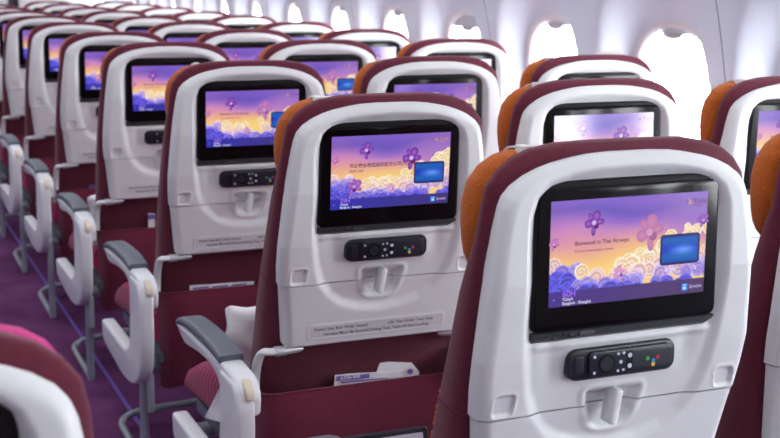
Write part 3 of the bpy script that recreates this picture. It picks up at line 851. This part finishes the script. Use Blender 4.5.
thing('tablet', 'dark edged tablet standing on the cushion of seat 60H, only a corner showing', 'tablet', (-.078, .585, ZF-.593), None, mb.mesh('tablet'), (math.radians(-6), 0, 0))

# ------------------------------------------------------------------ cabin
YB, YF = -2.6, 10.75       # ends of the modelled cabin
def xw(z): return 1.345-(2.4-math.sqrt(2.4**2-(z+.4)**2))
mb = MB(); mb.box((-4.4, YB, -.04), (1.42, YF+.3, 0), 'carpet'); struct('floor', mb.mesh('floor'))
mb = MB(); mb.box((-.172, YB+.1, .0005), (-.160, YF-.3, .0045), 'strip', .001)
struct('trim_1', mb.mesh('trim_1'))
# sidewall panel, two windows each, with a scooped funnel round each window
PITCH = .68; PANEL = 1.36; Y_SEAM = 1.503
WC = [.332, 1.012]           # window centres from the panel's aft seam
ZC = -.07
def wall_panel():
    ys = np.arange(.002, PANEL-.001, .0062); ys = np.append(ys, PANEL-.002)
    zs = np.concatenate([np.linspace(-1.04, -.48, 12), np.arange(-.465, .42, .0078), np.linspace(.43, .62, 8)])
    Y, Z = np.meshgrid(ys, zs)
    X = np.vectorize(xw)(Z); hole = np.zeros(Y.shape, bool)
    for c in WC:
        dy = Y-c; dz = Z-(-.07)
        a = np.where(dy < 0, .258, .328); b = np.where(dz > 0, .44, .34)
        rl = np.sqrt((dy/a)**2+(dz/b)**2)
        rp = ((np.abs(dy)/.215)**2.4+(np.abs(Z-ZC)/.214)**2.4)**(1/2.4)
        t = np.clip((1-rl)/np.maximum(1e-6, (1-rl)+np.maximum(0, rp-1)*.62), 0, 1)
        aft = 1-np.power(1-t, 2.2); fwd = t*t*(3-2*t)
        k = sstep((dy-.03)/.20)
        X = X+np.where(rl < 1, .082*(aft*(1-k)+fwd*k), 0)
        hole |= rp < .93
    n = len(ys); vs = [(X[i, j], Y[i, j], Z[i, j]) for i in range(len(zs)) for j in range(n)]; fs = []
    for i in range(len(zs)-1):
        for j in range(n-1):
            if hole[i, j] and hole[i+1, j] and hole[i, j+1] and hole[i+1, j+1]: continue
            fs.append([i*n+j, i*n+j+1, (i+1)*n+j+1, (i+1)*n+j])
    m = MB(); m.add(vs, fs, 'wall'); return m.mesh('wall_right', 32, (0, 0, ZF))
wp = wall_panel()
def win_frame():
    m = MB(); R = []
    for (sc, dx) in ((1.06, .0), (1.0, -.006), (.94, -.004), (.90, .006), (.90, .03)):
        R.append([(dx, sc*.215*math.copysign(abs(math.cos(q))**(2/2.4), math.cos(q)), sc*.214*math.copysign(abs(math.sin(q))**(2/2.4), math.sin(q))) for q in [2*math.pi*k/64 for k in range(64)]])
    m.loft(R, 'frame', cap=False); return m.mesh('window_frame', 40)
def win_pane():
    m = MB(); pts = [(.024, .208*math.copysign(abs(math.cos(q))**(2/2.4), math.cos(q)), .203*math.copysign(abs(math.sin(q))**(2/2.4), math.sin(q))) for q in [2*math.pi*k/48 for k in range(48)]]
    m.loft([pts, [(p[0]+.004, p[1], p[2]) for p in pts]], 'pane'); return m.mesh('pane', 40)
def win_shade(drop):
    m = MB(); pts = []
    zb = .195-drop
    q = [(.204*math.copysign(abs(math.cos(a))**(2/2.4), math.cos(a)), .199*math.copysign(abs(math.sin(a))**(2/2.4), math.sin(a))) for a in [math.pi*k/40 for k in range(41)]]
    top = [p for p in q if p[1] > zb]
    e = top[0][0]
    poly = [(e, zb)]+top+[(-e, zb)]
    m.prism(poly, 'x', .006, .014, 'shade')
    m.prism([(.05*math.cos(a), zb+.001-.016*math.sin(a)) for a in [math.pi*k/16 for k in range(17)]], 'x', -.006, .012, 'shade', .002)
    return m.mesh('window_shade', 30)
wf, wpn = win_frame(), win_pane()
k = 0
tilt = math.atan2(xw(-.28)-xw(.12), .40)
for i in range(-3, 7):
    y0 = Y_SEAM+i*PANEL
    if y0 > YF: break
    struct('wall_right', wp, loc=(0, y0, 0))
    for c in WC:
        y = y0+c
        if y > YF: continue
        k += 1
        w = struct('window_%d' % k, wf, loc=(xw(ZC)+.076, y, ZF+ZC)); w.rotation_euler = (0, -tilt, 0)
        struct('pane', wpn, w)
        drop = .05 if abs(y-(1.828+2*PITCH)) < .05 else .014
        struct('window_shade', get(('shade', drop), lambda: win_shade(drop)), w)
        # daylight outside each window
        L = D.lights.new('daylight', 'AREA'); L.shape = 'RECTANGLE'; L.size = .80; L.size_y = .66; L.energy = 34; L.color = (.95, .975, 1)
        lo = D.objects.new('daylight', L); C.objects.link(lo); lo.location = (xw(ZC)+.30, y, ZF+ZC+.04)
        lo.rotation_euler = (0, math.radians(82), 0)
# dark lining behind the joints of the wall panels
mb = MB(); R = []
for y in (YB+.02, YF): R.append([(xw(z)+.012, y, ZF+z) for z in (-1.04, -.8, -.6, -.47)]+[(xw(z)+.016, y, ZF+z) for z in (-.47, -.6, -.8, -1.04)])
mb.loft(R, 'dark')
R = []
for y in (YB+.02, YF): R.append([(xw(z)+.008, y, ZF+z) for z in (.30, .4, .5, .62)]+[(xw(z)+.012, y, ZF+z) for z in (.62, .5, .4, .30)])
mb.loft(R, 'dark')
for i in range(-3, 7):
    y0 = Y_SEAM+i*PANEL
    if YB < y0 < YF:
        R = []
        for z in np.linspace(-1.04, .62, 30): R.append([(xw(z)+.006, y0-.02, ZF+z), (xw(z)+.006, y0+.02, ZF+z), (xw(z)+.010, y0+.02, ZF+z), (xw(z)+.010, y0-.02, ZF+z)])
        mb.loft(R, 'dark')
struct('trim_2', mb.mesh('trim_2'))
# stowage bins and ceiling above the frame, bulkhead far ahead
mb = MB(); mb.prism(rpoly([(1.27, ZF+.60), (.95, ZF+.62), (.45, ZF+.78), (.38, ZF+1.05), (.5, ZF+1.2), (1.25, ZF+1.2)], [.02, .1, .1, .1, .05, .02]), 'y', YB, YF, 'ceil')
struct('trim_3', mb.mesh('trim_3'))
mb = MB(); mb.box((-4.4, YB, ZF+1.2), (1.42, YF+.3, ZF+1.26), 'ceil'); struct('ceiling', mb.mesh('ceiling'))
mb = MB(); mb.box((.60, YF, 0), (1.42, YF+.06, ZF+1.2), 'bulk'); mb.box((-4.4, YF, 0), (.50, YF+.06, ZF+1.2), 'bulk')
mb.box((.49, YF+.05, 0), (.61, YF+.09, ZF+1.2), 'curtain')
struct('wall_front', mb.mesh('wall_front'))

mb = MB(); R = []
for z in np.linspace(-1.04, 1.2, 24):
    x = -3.0-xw(min(z, .6))+(.5 if z > .7 else 0)
    R.append([(x-.04, YB, ZF+z), (x, YB, ZF+z), (x, YF, ZF+z), (x-.04, YF, ZF+z)])
mb.loft(R, 'wall'); struct('wall_left', mb.mesh('wall_left'))
mb = MB(); mb.box((-4.4, YB-.06, 0), (1.42, YB, ZF+1.2), 'bulk'); struct('wall_back', mb.mesh('wall_back'))
# ------------------------------------------------------------------ light
def area(name, loc, rot, sx, sy, e, col):
    L = D.lights.new(name, 'AREA'); L.shape = 'RECTANGLE'; L.size = sx; L.size_y = sy; L.energy = e; L.color = col
    o = D.objects.new(name, L); C.objects.link(o); o.location = loc; o.rotation_euler = rot; return o
area('aisle_ceiling_lamp', (-.75, 3.8, ZF+1.18), (0, 0, 0), .7, 12.5, 58, (.97, .98, 1))
area('far_ceiling_lamp', (-2.6, 3.8, ZF+1.18), (0, 0, 0), .7, 12.5, 48, (.97, .98, 1))
area('side_ceiling_lamp', (.22, 3.8, ZF+1.18), (0, math.radians(-12), 0), .25, 12.5, 30, (.97, .98, 1))
area('sidewall_lamp', (1.12, 3.8, ZF+.60), (0, math.radians(14), 0), .08, 12.5, 52, (.98, .985, 1))
W = D.worlds.new('sky'); bpy.context.scene.world = W; W.use_nodes = True
bg = W.node_tree.nodes['Background']; bg.inputs[0].default_value = (.95, .975, 1, 1); bg.inputs[1].default_value = 13

# ------------------------------------------------------------------ camera
r = Vector((0.918506, -0.395279, 0.010103)); u = Vector((0.065801, 0.177994, 0.981829)); f = Vector((0.389894, 0.901151, -0.189498))
cp = (-0.89324, -1.29610, ZF+0.26837); LENS = 57.9622
cam = D.cameras.new('camera'); co = D.objects.new('camera', cam); C.objects.link(co)
mw = Matrix.Identity(4)
for i in range(3): mw[i][0] = r[i]; mw[i][1] = u[i]; mw[i][2] = -f[i]; mw[i][3] = cp[i]
co.matrix_world = mw
cam.sensor_width = 36; cam.lens = LENS; cam.clip_start = .02
cam.dof.use_dof = True; cam.dof.focus_distance = 1.9; cam.dof.aperture_fstop = 8.5
sc = bpy.context.scene; sc.camera = co
sc.view_settings.view_transform = 'Standard'; sc.view_settings.look = 'None'; sc.view_settings.gamma = 1; sc.view_settings.exposure = -.06
sc.cycles.use_denoising = True; sc.cycles.max_bounces = 8; sc.cycles.transparent_max_bounces = 8
